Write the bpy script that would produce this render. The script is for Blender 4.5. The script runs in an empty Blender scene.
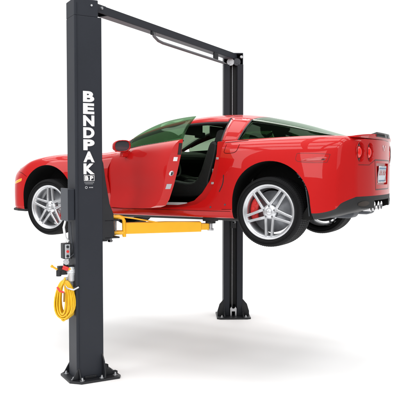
import bpy, bmesh, math, random
from mathutils import Vector, Matrix
from mathutils.bvhtree import BVHTree
random.seed(4)
scene = bpy.context.scene
COL = scene.collection
R = math.radians
G = 1.42                      # height of the lifted car's own ground plane

# ------------------------------------------------------------------ materials
def new_mat(name):
    m = bpy.data.materials.new(name); m.use_nodes = True
    nt = m.node_tree
    return m, nt, nt.nodes['Principled BSDF']
def pbr(name, col, rough=.5, metal=0., coat=0., bump=0., bscale=60., var=0., vscale=4., emit=None, spec=.5, coatr=.03):
    m, nt, b = new_mat(name)
    b.inputs['Base Color'].default_value = (*col, 1)
    b.inputs['Roughness'].default_value = rough
    b.inputs['Metallic'].default_value = metal
    b.inputs['Specular IOR Level'].default_value = spec
    b.inputs['Coat Weight'].default_value = coat
    b.inputs['Coat Roughness'].default_value = coatr
    tc = nt.nodes.new('ShaderNodeTexCoord')
    if var > 0:
        n = nt.nodes.new('ShaderNodeTexNoise'); n.inputs['Scale'].default_value = vscale; n.inputs['Detail'].default_value = 6
        nt.links.new(tc.outputs['Object'], n.inputs['Vector'])
        mx = nt.nodes.new('ShaderNodeMix'); mx.data_type = 'RGBA'
        mx.inputs['A'].default_value = (*[c*(1-var) for c in col], 1)
        mx.inputs['B'].default_value = (*[min(1, c*(1+var)) for c in col], 1)
        nt.links.new(n.outputs['Fac'], mx.inputs['Factor'])
        nt.links.new(mx.outputs['Result'], b.inputs['Base Color'])
        rr = nt.nodes.new('ShaderNodeMapRange')
        rr.inputs['To Min'].default_value = max(0, rough-.06); rr.inputs['To Max'].default_value = min(1, rough+.08)
        nt.links.new(n.outputs['Fac'], rr.inputs['Value']); nt.links.new(rr.outputs['Result'], b.inputs['Roughness'])
    if bump > 0:
        n2 = nt.nodes.new('ShaderNodeTexNoise'); n2.inputs['Scale'].default_value = bscale; n2.inputs['Detail'].default_value = 3
        nt.links.new(tc.outputs['Object'], n2.inputs['Vector'])
        bp = nt.nodes.new('ShaderNodeBump'); bp.inputs['Strength'].default_value = bump; bp.inputs['Distance'].default_value = .002
        nt.links.new(n2.outputs['Fac'], bp.inputs['Height']); nt.links.new(bp.outputs['Normal'], b.inputs['Normal'])
    if emit:
        b.inputs['Emission Color'].default_value = (*emit, 1); b.inputs['Emission Strength'].default_value = 1
    return m
def glass(name, tint, refl=.5):
    m, nt, b = new_mat(name); nt.nodes.remove(b)
    out = nt.nodes['Material Output']
    t = nt.nodes.new('ShaderNodeBsdfTransparent'); t.inputs['Color'].default_value = (*tint, 1)
    g = nt.nodes.new('ShaderNodeBsdfGlossy'); g.inputs['Roughness'].default_value = .02; g.inputs['Color'].default_value = (.9, 1, .92, 1)
    f = nt.nodes.new('ShaderNodeFresnel'); f.inputs['IOR'].default_value = 1.5
    mu = nt.nodes.new('ShaderNodeMath'); mu.operation = 'MULTIPLY'; mu.inputs[1].default_value = refl
    mx = nt.nodes.new('ShaderNodeMixShader')
    nt.links.new(f.outputs[0], mu.inputs[0]); nt.links.new(mu.outputs[0], mx.inputs[0])
    nt.links.new(t.outputs[0], mx.inputs[1]); nt.links.new(g.outputs[0], mx.inputs[2]); nt.links.new(mx.outputs[0], out.inputs[0])
    return m
RED = pbr('red_paint', (.49, .006, .006), .38, 0, .6, var=.04, vscale=1.5, coatr=.02, spec=.10)
REDIN = pbr('red_jamb_paint', (.54, .009, .008), .42, 0, .3, spec=.25, var=.06, vscale=5)
BLACK = pbr('black_trim', (.010, .010, .011), .55, bump=.2, bscale=200, var=.2)
CAVITY = pbr('dark_cavity', (.006, .006, .006), .9, spec=.15, var=.3)
LINER = pbr('wheel_liner', (.007, .007, .007), .85, spec=.2, bump=.5, bscale=90, var=.3)
GAP = pbr('panel_gap', (.03, .002, .002), .8, spec=.1)
LEATHER = pbr('black_leather', (.006, .0055, .006), .5, bump=.5, bscale=150, var=.2)
RUBBER = pbr('tyre_rubber', (.008, .008, .009), .75, spec=.25, bump=.4, bscale=120, var=.25, vscale=12)
ALLOY = pbr('silver_alloy', (.66, .67, .69), .32, .8, .1, var=.05, vscale=8)
ALLOYD = pbr('alloy_barrel', (.42, .43, .45), .32, .8, var=.15, vscale=10)
DISC = pbr('brake_disc', (.46, .47, .49), .35, .9, var=.2, vscale=30)
CALIPER = pbr('red_caliper', (.65, .015, .012), .4, 0, .5, var=.1)
CHROME = pbr('chrome', (.80, .80, .82), .12, 1, var=.05, vscale=9)
STEEL = pbr('galvanised_steel', (.62, .63, .65), .35, .8, var=.25, vscale=30)
POST = pbr('charcoal_powder_coat', (.023, .026, .034), .5, 0, 0, bump=.3, bscale=260, var=.16, vscale=2.2, spec=.25)
POSTL = pbr('grey_powder_coat', (.060, .066, .078), .5, bump=.25, bscale=260, var=.12, vscale=3, spec=.4)
POSTD = pbr('black_powder_coat', (.010, .011, .014), .45, bump=.3, bscale=200, var=.2, vscale=8)
YELLOW = pbr('yellow_paint', (.86, .44, .008), .38, 0, .3, var=.10, vscale=6, bump=.1, bscale=80)
HOSE = pbr('yellow_hose', (.85, .50, .012), .38, 0, .2, var=.15, vscale=25)
WHITE = pbr('white_decal', (.80, .80, .80), .5, var=.03)
GREYD = pbr('grey_decal', (.45, .46, .48), .5, var=.05)
AMBER = pbr('amber_lens', (.95, .42, .02), .25, 0, .6, var=.1, vscale=40)
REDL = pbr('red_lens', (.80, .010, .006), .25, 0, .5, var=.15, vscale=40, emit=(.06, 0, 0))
REDLD = pbr('dark_red_bezel', (.035, .006, .006), .4, 0, .2, var=.2, vscale=30)
REDM = pbr('red_marker_lens', (.42, .010, .008), .3, 0, .8, var=.1)
PLATE = pbr('plate_white', (.62, .68, .74), .4, var=.15, vscale=20)
PLATEB = pbr('plate_blue', (.16, .24, .36), .5, var=.1)
PLATER = pbr('plate_red', (.45, .12, .10), .5, var=.1)
GLASSG = glass('green_window_glass', (.34, .49, .34), .12)
GLASSR = glass('green_hatch_glass', (.34, .50, .34), .6)
GLASSQ = glass('quarter_glass', (.19, .29, .19), .12)
GLASSF = glass('passenger_glass', (.46, .55, .45), .3)
MIRROR = pbr('mirror_glass', (.06, .065, .075), .15, 0, .3, var=.2, vscale=14)
BOWL = pbr('clear_bowl', (.62, .64, .66), .15, .2, .8, var=.2, vscale=30)
FLOORM = pbr('white_floor', (.93, .93, .93), .8, spec=.15, var=.006, vscale=.6)

# ------------------------------------------------------------------ mesh helper
class MB:
    def __init__(s): s.v = []; s.f = []; s.m = []; s.sm = []
    def add(s, vs, fs, mi=0, smooth=False):
        o = len(s.v); s.v += [Vector(v) for v in vs]
        for f in fs: s.f.append([i+o for i in f]); s.m.append(mi); s.sm.append(smooth)
        return s
    def box(s, c, d, M=None, mi=0):
        x, y, z = [k/2 for k in d]; c = Vector(c)
        vs = [Vector((a*x, b*y, e*z)) for a in (-1, 1) for b in (-1, 1) for e in (-1, 1)]
        vs = [c+v for v in vs]
        if M is not None: vs = [M @ v for v in vs]
        return s.add(vs, [(0,1,3,2),(4,6,7,5),(0,4,5,1),(2,3,7,6),(0,2,6,4),(1,5,7,3)], mi)
    def prism(s, poly, axis, a, b, M=None, mi=0, mcap=None):
        # poly: 2D points; axis 'x','y','z' extruded from a to b
        def P(p, t):
            return {'x': Vector((t, p[0], p[1])), 'y': Vector((p[0], t, p[1])), 'z': Vector((p[0], p[1], t))}[axis]
        n = len(poly); vs = [P(p, a) for p in poly]+[P(p, b) for p in poly]
        if M is not None: vs = [M @ v for v in vs]
        o = len(s.v); s.add(vs, [])
        for i in range(n): s.f.append([o+i, o+(i+1) % n, o+n+(i+1) % n, o+n+i]); s.m.append(mi); s.sm.append(False)
        for q in (list(range(n))[::-1], list(range(n, 2*n))):
            s.f.append([o+i for i in q]); s.m.append(mi if mcap is None else mcap); s.sm.append(False)
        return s
    def tube(s, path, r, n=10, mi=0, caps=True, smooth=True, closed=False):
        path = [Vector(p) for p in path]; N = len(path); rs = r if isinstance(r, (list, tuple)) else [r]*N
        rings = []; up = None
        for i, p in enumerate(path):
            if closed: t = path[(i+1) % N]-path[i-1]
            else: t = path[min(i+1, N-1)]-path[max(i-1, 0)]
            t.normalize()
            if up is None:
                up = Vector((0, 0, 1)) if abs(t.z) < .9 else Vector((1, 0, 0))
            up = (up-t*up.dot(t))
            if up.length < 1e-6: up = t.orthogonal()
            up.normalize(); sd = t.cross(up)
            rings.append([p+(up*math.cos(2*math.pi*k/n)+sd*math.sin(2*math.pi*k/n))*rs[i] for k in range(n)])
        vs = [v for rg in rings for v in rg]; fs = []
        for i in range(N if closed else N-1):
            j = (i+1) % N
            for k in range(n): fs.append((i*n+k, i*n+(k+1) % n, j*n+(k+1) % n, j*n+k))
        s.add(vs, fs, mi, smooth)
        if caps and not closed:
            s.add(rings[0], [tuple(range(n))[::-1]], mi); s.add(rings[-1], [tuple(range(n))], mi)
        return s
    def cyl(s, a, b, r, n=20, mi=0, r2=None): return s.tube([a, b], [r, r if r2 is None else r2], n, mi)
    def lathe(s, prof, M, n=64, mi=0, closed=False, smooth=True, mis=None):
        # prof: (radius, h) along local axis Y ; M places it
        vs = []; fs = []; K = len(prof)
        for i in range(n):
            a = 2*math.pi*i/n
            for r_, h in prof: vs.append(M @ Vector((r_*math.cos(a), h, r_*math.sin(a))))
        o = len(s.v); s.v += vs
        for i in range(n):
            j = (i+1) % n
            for k in range(K if closed else K-1):
                l = (k+1) % K
                s.f.append([o+i*K+k, o+i*K+l, o+j*K+l, o+j*K+k]); s.m.append(mis[k] if mis else mi); s.sm.append(smooth)
        return s
    def build(s, name, mats, parent=None, bevel=0, seg=2, sub=0, solid=0, loc=None, recalc=True, weld=0):
        if not isinstance(mats, (list, tuple)): mats = [mats]
        me = bpy.data.meshes.new(name)
        c = sum(s.v, Vector())/max(1, len(s.v)) if loc is None else Vector(loc)
        me.from_pydata([tuple(v-c) for v in s.v], [], s.f)
        for m in mats: me.materials.append(m)
        me.polygons.foreach_set('material_index', s.m); me.polygons.foreach_set('use_smooth', s.sm)
        me.update()
        if recalc or weld:
            bm = bmesh.new(); bm.from_mesh(me)
            if weld: bmesh.ops.remove_doubles(bm, verts=bm.verts, dist=weld)
            if recalc: bmesh.ops.recalc_face_normals(bm, faces=bm.faces)
            bm.to_mesh(me); bm.free()
        o = bpy.data.objects.new(name, me); COL.objects.link(o)
        set_parent(o, c, parent)
        if bevel:
            b = o.modifiers.new('bevel', 'BEVEL'); b.width = bevel; b.segments = seg; b.limit_method = 'ANGLE'; b.angle_limit = R(40); b.harden_normals = False
        if solid:
            b = o.modifiers.new('solid', 'SOLIDIFY'); b.thickness = solid; b.offset = -1
        if sub:
            b = o.modifiers.new('sub', 'SUBSURF'); b.levels = sub; b.render_levels = sub
        return o
WL = {}
def set_parent(o, world, parent):
    WL[o.name] = Vector(world)
    if parent: o.parent = parent; o.location = Vector(world)-WL[parent.name]
    else: o.location = world
def empty(name, loc):
    o = bpy.data.objects.new(name, None); COL.objects.link(o); o.empty_display_size = .2
    set_parent(o, Vector(loc), None); return o
def tag(o, label, cat=None, group=None, kind=None):
    if label: o['label'] = label
    if cat: o['category'] = cat
    if group: o['group'] = group
    if kind: o['kind'] = kind
def frame(origin, X, Y, Z):
    X, Y, Z = [Vector(a).normalized() for a in (X, Y, Z)]; o = Vector(origin)
    return Matrix(((X.x, Y.x, Z.x, o.x), (X.y, Y.y, Z.y, o.y), (X.z, Y.z, Z.z, o.z), (0, 0, 0, 1)))

# ------------------------------------------------------------------ floor
fl = MB(); fl.add([(-1+7.5*math.cos(R(5*i)), .6+7.5*math.sin(R(5*i)), 0) for i in range(72)], [tuple(range(72))])
f = fl.build('floor', FLOORM, loc=(0, 0, 0)); tag(f, None, kind='structure')

# ------------------------------------------------------------------ sports car
car = empty('sports_car', (-1.35, 0, G+.10))
tag(car, 'glossy red sports car raised on the lift with its driver door open', 'car')

# rings: xs, xc, then (y,z) for j=1..8, z9
K = [
 (-3.46,-3.60,(.55,.20),(.62,.20),(.66,.23),(.68,.35),(.67,.45),(.64,.515),(.56,.55),(.35,.57),.58),
 (-3.34,-3.53,(.68,.17),(.76,.17),(.80,.21),(.81,.36),(.80,.49),(.76,.575),(.67,.62),(.45,.635),.65),
 (-3.17,-3.30,(.76,.16),(.86,.16),(.885,.21),(.895,.40),(.885,.56),(.83,.665),(.73,.70),(.50,.69),.70),
 (-3.00,-3.05,(.78,.15),(.90,.16),(.92,.22),(.93,.42),(.92,.62),(.87,.735),(.76,.762),(.52,.74),.73),
 (-2.70,-2.70,(.78,.15),(.90,.16),(.93,.22),(.94,.42),(.945,.64),(.89,.775),(.77,.81),(.55,.77),.76),
 (-2.35,-2.35,(.78,.15),(.90,.16),(.935,.22),(.935,.42),(.93,.64),(.88,.78),(.77,.822),(.55,.80),.80),
 (-2.05,-2.05,(.78,.15),(.90,.16),(.93,.225),(.905,.42),(.912,.64),(.872,.775),(.78,.82),(.56,.84),.85),
 (-1.80,-1.80,(.78,.15),(.90,.16),(.925,.225),(.890,.42),(.905,.64),(.872,.785),(.80,.840),(.70,.87),.89),
 (-1.40,-1.40,(.78,.15),(.90,.16),(.922,.225),(.882,.42),(.902,.64),(.876,.80),(.82,.868),(.74,.89),.90),
 (-1.00,-1.00,(.78,.15),(.90,.16),(.922,.225),(.890,.42),(.908,.64),(.885,.81),(.83,.888),(.76,.905),.91),
 (-.60,-.60,(.78,.15),(.90,.16),(.928,.225),(.915,.42),(.930,.64),(.905,.825),(.84,.906),(.74,.925),.93),
 (-.30,-.30,(.78,.15),(.90,.16),(.942,.225),(.950,.42),(.958,.64),(.920,.835),(.84,.921),(.70,.94),.95),
 (.0,.0,(.78,.15),(.91,.16),(.952,.225),(.968,.42),(.968,.64),(.925,.845),(.83,.936),(.66,.95),.96),
 (.30,.30,(.78,.16),(.91,.17),(.952,.24),(.963,.43),(.962,.65),(.920,.85),(.81,.946),(.62,.956),.962),
 (.48,.50,(.76,.17),(.88,.18),(.930,.232),(.945,.46),(.940,.66),(.895,.85),(.79,.945),(.60,.957),.963),
 (.63,.70,(.70,.212),(.82,.225),(.872,.272),(.888,.50),(.878,.67),(.842,.85),(.75,.940),(.58,.953),.960),
 (.675,.77,(.66,.230),(.78,.243),(.832,.325),(.850,.53),(.840,.69),(.805,.85),(.72,.934),(.55,.948),.955),
 (.775,.86,(.54,.262),(.64,.278),(.690,.382),(.705,.56),(.695,.70),(.670,.835),(.60,.912),(.47,.925),.932),
]
def ringpts(k):
    xs, xc = k[0], k[1]; pts = [(0, k[2][1])]+list(k[2:10])+[(0, k[10])]
    ym = max(p[0] for p in pts)
    return [Vector((xc+(xs-xc)*(p[0]/ym)**2.4, p[0], p[1])) for p in pts]
def cr(p0, p1, p2, p3, t):
    return .5*((2*p1)+(p2-p0)*t+(2*p0-5*p1+4*p2-p3)*t*t+(3*p1-p0-3*p2+p3)*t*t*t)
RP = [ringpts(k) for k in K]
def interp_rings(RP, sub):
    out = []; n = len(RP)
    for i in range(n-1):
        for q in range(sub):
            t = q/sub
            a, b, c, d = RP[max(i-1, 0)], RP[i], RP[i+1], RP[min(i+2, n-1)]
            row = []
            for j in range(len(b)):
                # non-uniform cubic (Hermite) in the ring spacing
                h = (c[j]-b[j]).length+1e-6
                h0 = (b[j]-a[j]).length+1e-6; h2 = (d[j]-c[j]).length+1e-6
                m1 = (c[j]-a[j])/(h+h0)*h if i > 0 else (c[j]-b[j])
                m2 = (d[j]-b[j])/(h+h2)*h if i < n-2 else (c[j]-b[j])
                t2, t3 = t*t, t*t*t
                row.append(b[j]*(2*t3-3*t2+1)+m1*(t3-2*t2+t)+c[j]*(-2*t3+3*t2)+m2*(t3-t2))
            out.append(row)
    out.append(RP[-1]); return out
rows = interp_rings(RP, 7)
BREAK = {0, 1, 3, 9}          # sharp rows (panel edges)
SEG = 6
def section(pts):
    res = []; tagj = []
    n = len(pts)
    for j in range(n-1):
        p0 = pts[j-1] if (j-1 >= 0 and j not in BREAK) else pts[j]*2-pts[j+1]
        p3 = pts[j+2] if (j+2 < n and (j+1) not in BREAK) else pts[j+1]*2-pts[j]
        if j+1 == 9: p3 = Vector((pts[8].x, -pts[8].y, pts[8].z))
        p1, p2 = pts[j], pts[j+1]
        h = (p2-p1).length; h0 = (p1-p0).length+1e-6; h2 = (p3-p2).length+1e-6
        m1 = (p2-p0)/(h+h0)*h; m2 = (p3-p1)/(h+h2)*h
        for q in range(SEG):
            t = q/SEG; t2, t3 = t*t, t*t*t
            res.append(p1*(2*t3-3*t2+1)+m1*(t3-2*t2+t)+p2*(-2*t3+3*t2)+m2*(t3-t2)); tagj.append(j)
    res.append(pts[-1]); return res, tagj
shell = MB(); allrows = []
for r_ in rows:
    s_, tj = section(r_); s_[0].y = 0; s_[-1].y = 0; allrows.append(s_)
def capx(row, sc, zc, bulge):
    y0 = max(p.y for p in row)
    out = []
    for p in row:
        q = Vector((p.x, p.y*sc, zc+(p.z-zc)*sc))
        out.append(q)
    return out
def xcap(k, y, sc, bulge):
    xs, xc = k[0], k[1]; ym = max(p[0] for p in k[2:10])
    return xc+(xs-xc)*(min(1, y/ym))**2.4+bulge*(1-sc**2)
front = []; rear = []
for sc in (.08, .25, .45, .65, .82, .94):
    front.append([Vector((xcap(K[0], p.y*sc, sc, -.02), p.y*sc, .38+(p.z-.38)*sc)) for p in allrows[0]])
for sc in (.94, .82, .65, .45, .25, .10, 0):
    rear.append([Vector((xcap(K[-1], p.y*sc, sc, .010) if p.y > 0 else p.x+.010*(1-sc*sc), p.y*sc, p.z)) for p in allrows[-1]])
full = front+allrows+rear
NS = len(full[0])
vs = []
for row in full:
    ring = [p for p in row]+[Vector((p.x, -p.y, p.z)) for p in row[-2:0:-1]]
    vs += ring
RN = 2*NS-2
nfr = len(front); nmain = len(allrows)
for v in vs: v.z += G
fs = []; ms = []
for i in range(len(full)-1):
    for k in range(RN):
        fs.append((i*RN+k, i*RN+(k+1) % RN, (i+1)*RN+(k+1) % RN, (i+1)*RN+k))
        kk = k if k < NS-1 else RN-1-k
        j = tj[min(kk, len(tj)-1)]
        xx = vs[i*RN].x
        black = (j == 0 or (j < 3 and i >= nfr+13*7+2))
        ms.append(1 if black else 0)
o_ = len(shell.v); shell.v = vs
shell.f = [list(f) for f in fs]; shell.m = ms; shell.sm = [True]*len(fs)
shell.f.append(list(range(RN))); shell.m.append(0); shell.sm.append(True)
L0 = (len(full)-1)*RN
ORIG = Vector((-1.35, 0, G+.5))
body_src = shell.build('body', [RED, BLACK, CAVITY, REDIN, LINER], None, loc=ORIG, recalc=True, weld=2e-4)

def evaluate(o, name):
    dg = bpy.context.evaluated_depsgraph_get(); dg.update()
    me = bpy.data.meshes.new_from_object(o.evaluated_get(dg)); me.name = name
    return me
def boolean(target, cutters, op='DIFFERENCE'):
    for c in cutters:
        m = target.modifiers.new('b', 'BOOLEAN'); m.operation = op; m.object = c; m.solver = 'EXACT'
        try: m.material_mode = 'TRANSFER'
        except Exception: pass
    bpy.context.view_layer.update()
    me = evaluate(target, target.name)
    target.modifiers.clear(); old = target.data; target.data = me
    for c in cutters: bpy.data.objects.remove(c)
    bpy.context.view_layer.update()
def sprism(poly, y0, y1, mats, mi=0, mcap=None):
    m = MB(); m.prism([(x, z+G) for x, z in poly], 'y', y0, y1, mi=mi, mcap=mcap)
    return m.build('cutter', mats, None)
def smoothpoly(pts, n=5, closed=True):
    out = []; N = len(pts); P = [Vector((*p, 0)) for p in pts]
    for i in range(N):
        for q in range(n):
            v = cr(P[i-1], P[i], P[(i+1) % N], P[(i+2) % N], q/n); out.append((v.x, v.y))
    return out
def archpoly(cx, cz, r, drop, flare=0.):
    pts = []
    for i in range(33):
        a = math.pi*i/32
        pts.append((cx-r*math.cos(a), cz+r*math.sin(a)))
    pts.append((cx+r+flare, cz-drop)); pts.append((cx-r, cz-drop))
    return pts
DOOR = [(-1.83,.228),(-1.878,.40),(-1.905,.56),(-1.895,.66),(-1.85,.76),(-1.80,.83),(-1.80,1.05),(-.515,1.05),(-.505,.90),(-.515,.76),(-.545,.62),(-.60,.47),(-.69,.345),(-.79,.285),(-.92,.258),(-1.15,.242),(-1.5,.230)]
# door solid: piece of the same shell
door_src = body_src.copy(); door_src.data = body_src.data.copy(); COL.objects.link(door_src); door_src.name = 'door'
ins = [(-1.824,.234),(-1.872,.40),(-1.899,.56),(-1.889,.66),(-1.844,.76),(-1.794,.83),(-1.794,1.05),(-.565,1.05),(-.570,.90),(-.595,.79),(-.655,.64),(-.73,.48),(-.81,.345),(-.875,.285),(-.97,.262),(-1.15,.248),(-1.5,.236)]
boolean(door_src, [sprism(ins, -1.15, -.800, [RED, BLACK, CAVITY, REDIN, LINER], 3, 3)], 'INTERSECT')
MA = [RED, BLACK, CAVITY, REDIN, LINER]
cuts = []
for sgn in (-1, 1):
    a, b = (-1.2, -.52) if sgn < 0 else (.52, 1.2)
    cuts.append(sprism(archpoly(-2.735, .315, .378, .4), a, b, MA, 4))
    cuts.append(sprism(archpoly(.02, .318, .400, .4, .05), a, b, MA, 4))
boolean(body_src, cuts)
cp = sprism([(-1.72,.27),(-1.82,.5),(-1.86,1.1),(-.45,1.1),(-.45,.27)], -.68, .68, MA, 2)
boolean(body_src, [cp])
boolean(body_src, [sprism([(-.50,.66),(-.50,1.1),(.42,1.1),(.42,.76),(-.30,.76),(-.42,.66)], -.66, .66, MA, 2)])
# driver opening: painted step then the deep hole
boolean(body_src, [sprism(DOOR, -1.15, -.82, MA, 3)])
inner = [(-1.74,.285),(-1.76,.5),(-1.72,.80),(-1.72,1.1),(-.60,1.1),(-.60,.92),(-.61,.80),(-.64,.66),(-.69,.52),(-.775,.40),(-.87,.318),(-.98,.285)]
boolean(body_src, [sprism(smoothpoly(inner, 1), -.90, -.45, MA, 2)])
# rear plate recess
me_ = MB(); me_.prism([(-.22,.485+G),(.22,.485+G),(.25,.70+G),(-.25,.70+G)], 'x', .845, .95)
boolean(body_src, [me_.build('cutter', [RED, BLACK, CAVITY, REDIN, LINER])])
me_ = MB(); me_.prism([(-.33,.10+G),(.33,.10+G),(.30,.335+G),(-.30,.335+G)], 'x', .66, 1.1, mi=2, mcap=2)
boolean(body_src, [me_.build('cutter', MA)])
LP = []
_t = BVHTree.FromPolygons([v.co+ORIG for v in body_src.data.vertices], [tuple(p.vertices) for p in body_src.data.polygons])
for y in (-.615, -.415, .415, .615):
    h = _t.ray_cast(Vector((3, y, .80+G)), Vector((-1, 0, 0)))
    n_ = Vector((h[1].x, h[1].y*.55, h[1].z*.3)).normalized(); up = Vector((0, 0, 1)); sd = up.cross(n_).normalized(); up = n_.cross(sd)
    M = Matrix(((sd.x, n_.x, up.x, h[0].x), (sd.y, n_.y, up.y, h[0].y), (sd.z, n_.z, up.z, h[0].z), (0, 0, 0, 1))) @ Matrix.Diagonal((1, 1, 1.2, 1))
    LP.append((y, M))
    c = MB(); c.lathe([(0,-.035),(.070,-.035),(.080,.02),(.090,.08),(0,.08)], M, 48)
    boolean(body_src, [c.build('cutter', MA, weld=1e-4)])
body = body_src
body.parent = car; body.location = ORIG-WL[car.name]; WL[body.name] = ORIG
for o in (body, door_src):
    me = o.data
    try: me.set_sharp_from_angle(angle=R(28))
    except Exception: pass
dg = bpy.context.evaluated_depsgraph_get()
def bvh_of(o, off):
    bm = bmesh.new(); bm.from_mesh(o.data)
    for v in bm.verts: v.co += off
    t = BVHTree.FromBMesh(bm); return t
BV = bvh_of(body, ORIG); DV = bvh_of(door_src, ORIG)
def side_y(x, z, sgn=-1, tree=None):
    h = (tree or BV).ray_cast(Vector((x, sgn*2, z+G)), Vector((0, -sgn, 0)))
    return (h[0].y, h[1]) if h[0] is not None else (None, None)
def side_strip(pts, w, mb, sgn=-1, off=.0015, tree=None, mi=0, n=6):
    # smooth polyline in (x,z), laid on the side of the body
    P = [Vector((*p, 0)) for p in pts]; path = []
    for i in range(len(P)-1):
        a = P[i-1] if i > 0 else P[i]*2-P[i+1]; d = P[i+2] if i+2 < len(P) else P[i+1]*2-P[i]
        for q in range(n): path.append(cr(a, P[i], P[i+1], d, q/n))
    path.append(P[-1]); L = []; 
    for i, p in enumerate(path):
        t = (path[min(i+1, len(path)-1)]-path[max(i-1, 0)]).normalized(); nn = Vector((-t.y, t.x, 0))
        pr = []
        for sg in (-1, 1):
            q = p+nn*sg*w/2; y, _ = side_y(q.x, q.y, sgn, tree)
            pr.append(None if y is None else Vector((q.x, y+sgn*off, q.y+G)))
        L.append(pr)
    for a, b in zip(L, L[1:]):
        if None in a or None in b: continue
        if abs(a[0].y-b[0].y) > .06 or abs(a[1].y-a[0].y) > .03: continue
        mb.add([a[0], a[1], b[1], b[0]], [(0, 1, 2, 3)], mi, True)
def side_patch(poly, sgn=-1, off=.003, dome=.004, tree=None):
    # polygon on the side surface with a slightly raised middle
    mb = MB(); c = Vector((sum(p[0] for p in poly)/len(poly), sum(p[1] for p in poly)/len(poly)))
    rings = []
    for sc, o in ((1, off*.2), (.93, off+dome*.6), (.6, off+dome), (.25, off+dome)):
        rg = []
        for p in poly:
            q = c+(Vector(p)-c)*sc; y, _ = side_y(q.x, q.y, sgn, tree)
            if y is None: y = sgn*.9
            rg.append(Vector((q.x, y+sgn*o, q.y+G)))
        rings.append(rg)
    n = len(poly)
    vs = [v for r_ in rings for v in r_]; fs = []
    for i in range(len(rings)-1):
        for k in range(n): fs.append((i*n+k, i*n+(k+1) % n, (i+1)*n+(k+1) % n, (i+1)*n+k))
    fs.append(tuple(range((len(rings)-1)*n, len(rings)*n)))
    mb.add(vs, fs, 0, True); return mb
def rear_pt(y, z, off=0.):
    h = BV.ray_cast(Vector((3, y, z+G)), Vector((-1, 0, 0)))
    return Vector((h[0].x, y, z+G))+h[1]*off if h[0] is not None else None, h[1]

# --- panel seams
for pts, w in (([(-2.30,.245),(-1.9,.245),(-1.83,.243)],.004),([(-.50,.243),(-.46,.243),(-.39,.245)],.004),
    ([(-.40,.225),(-.7,.222),(-.95,.222),(-1.4,.222),(-1.82,.222)],.004),([(-2.12,.80),(-2.12,.70),(-2.16,.55)],.004),
    ([(-3.05,.56),(-3.15,.60),(-3.25,.615)],.004)):
    sm = MB(); side_strip(pts, w, sm); sm.build('panel_seam', GAP, car, recalc=False)
for pts, w in (([(-.47,.885),(-.475,.84),(-.47,.80),(-.37,.802),(-.335,.83),(-.325,.885)],.005),([(-.50,.905),(-.42,.912),(-.34,.918),(-.25,.923)],.006)):
    sc = MB(); side_strip(pts, w, sc, n=3); sc.build('scoop_outline', GAP, car, recalc=False)
sv = MB()
side_strip([(-.472,.585),(-.485,.50),(-.53,.415)], .010, sv)
sv.build('jamb_seam', BLACK, car, recalc=False)
for (x, z) in ((-.625,.262),(-.46,.29)):
    y, n_ = side_y(x, z); m = MB(); m.cyl((x, y+.004, z+G), (x, y-.004, z+G), .009, 14)
    m.build('body_plug', POSTL, car)
# rear side marker (red lens in a shallow oval) and amber front marker
ov = [(.285,.770),(.30,.786),(.42,.786),(.575,.776),(.585,.765),(.57,.715),(.55,.700),(.40,.700),(.30,.712),(.28,.735)]
mo = MB(); side_strip(ov+[ov[0]], .0028, mo, n=3); mo.build('marker_recess', REDLD, car, recalc=False)
mk = side_patch([(.325,.715),(.36,.732),(.45,.748),(.54,.752),(.565,.745),(.55,.722),(.52,.712),(.42,.708)], dome=.004)
mk.build('side_marker', REDM, car, recalc=False)
ch = side_patch([(.515,.728),(.535,.734),(.55,.728),(.535,.722)], off=.009, dome=.002); ch.build('marker_bulb', BLACK, car, recalc=False)
mk = side_patch([(-3.335,.492),(-3.28,.512),(-3.19,.532),(-3.145,.538),(-3.15,.508),(-3.21,.492),(-3.29,.476),(-3.33,.472)])
mk.build('side_marker', AMBER, car, recalc=False)['label'] = 'amber front side marker'
# headlamp sliver on the shoulder of the nose
mk = MB(); 
for sg in (-1, 1):
    m = MB(); g = []
    for i in range(9):
        t = i/8; x = -3.36+.34*t
        for w in (0, 1):
            yy = (.64+.06*t)+(.0 if w else .055)
            h = BV.ray_cast(Vector((x, sg*yy, G+2)), Vector((0, 0, -1)))
            g.append(h[0]+h[1]*.004)
    m.add(g, [(2*i, 2*i+1, 2*i+3, 2*i+2) for i in range(8)], 0, True)
    m.build('headlight', BOWL, car, solid=.004, recalc=False)
# front splitter lip
m = MB(); g = []
pl = [(-3.10,.90),(-3.25,.86),(-3.40,.77),(-3.50,.64),(-3.585,.45),(-3.63,.2),(-3.64,0)]
pl = pl+[(x, -y) for x, y in pl[-2::-1]]
for x, y in pl: g.append((x, -y))
inn = [(x+.10, y*.86) for x, y in g]
m.prism(g+inn[::-1], 'z', G+.150, G+.178)
m.build('front_splitter', BLACK, car, bevel=.006)
# inner wheel-house and underbody darkness
m = MB(); m.box((-1.35, 0, G+.135), (2.1, 1.30, .05)); m.box((-2.7, 0, G+.22), (.7, .9, .16)); m.box((.0, 0, G+.22), (.7, .8, .14))
m.build('undertray', BLACK, car, bevel=.02)

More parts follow.
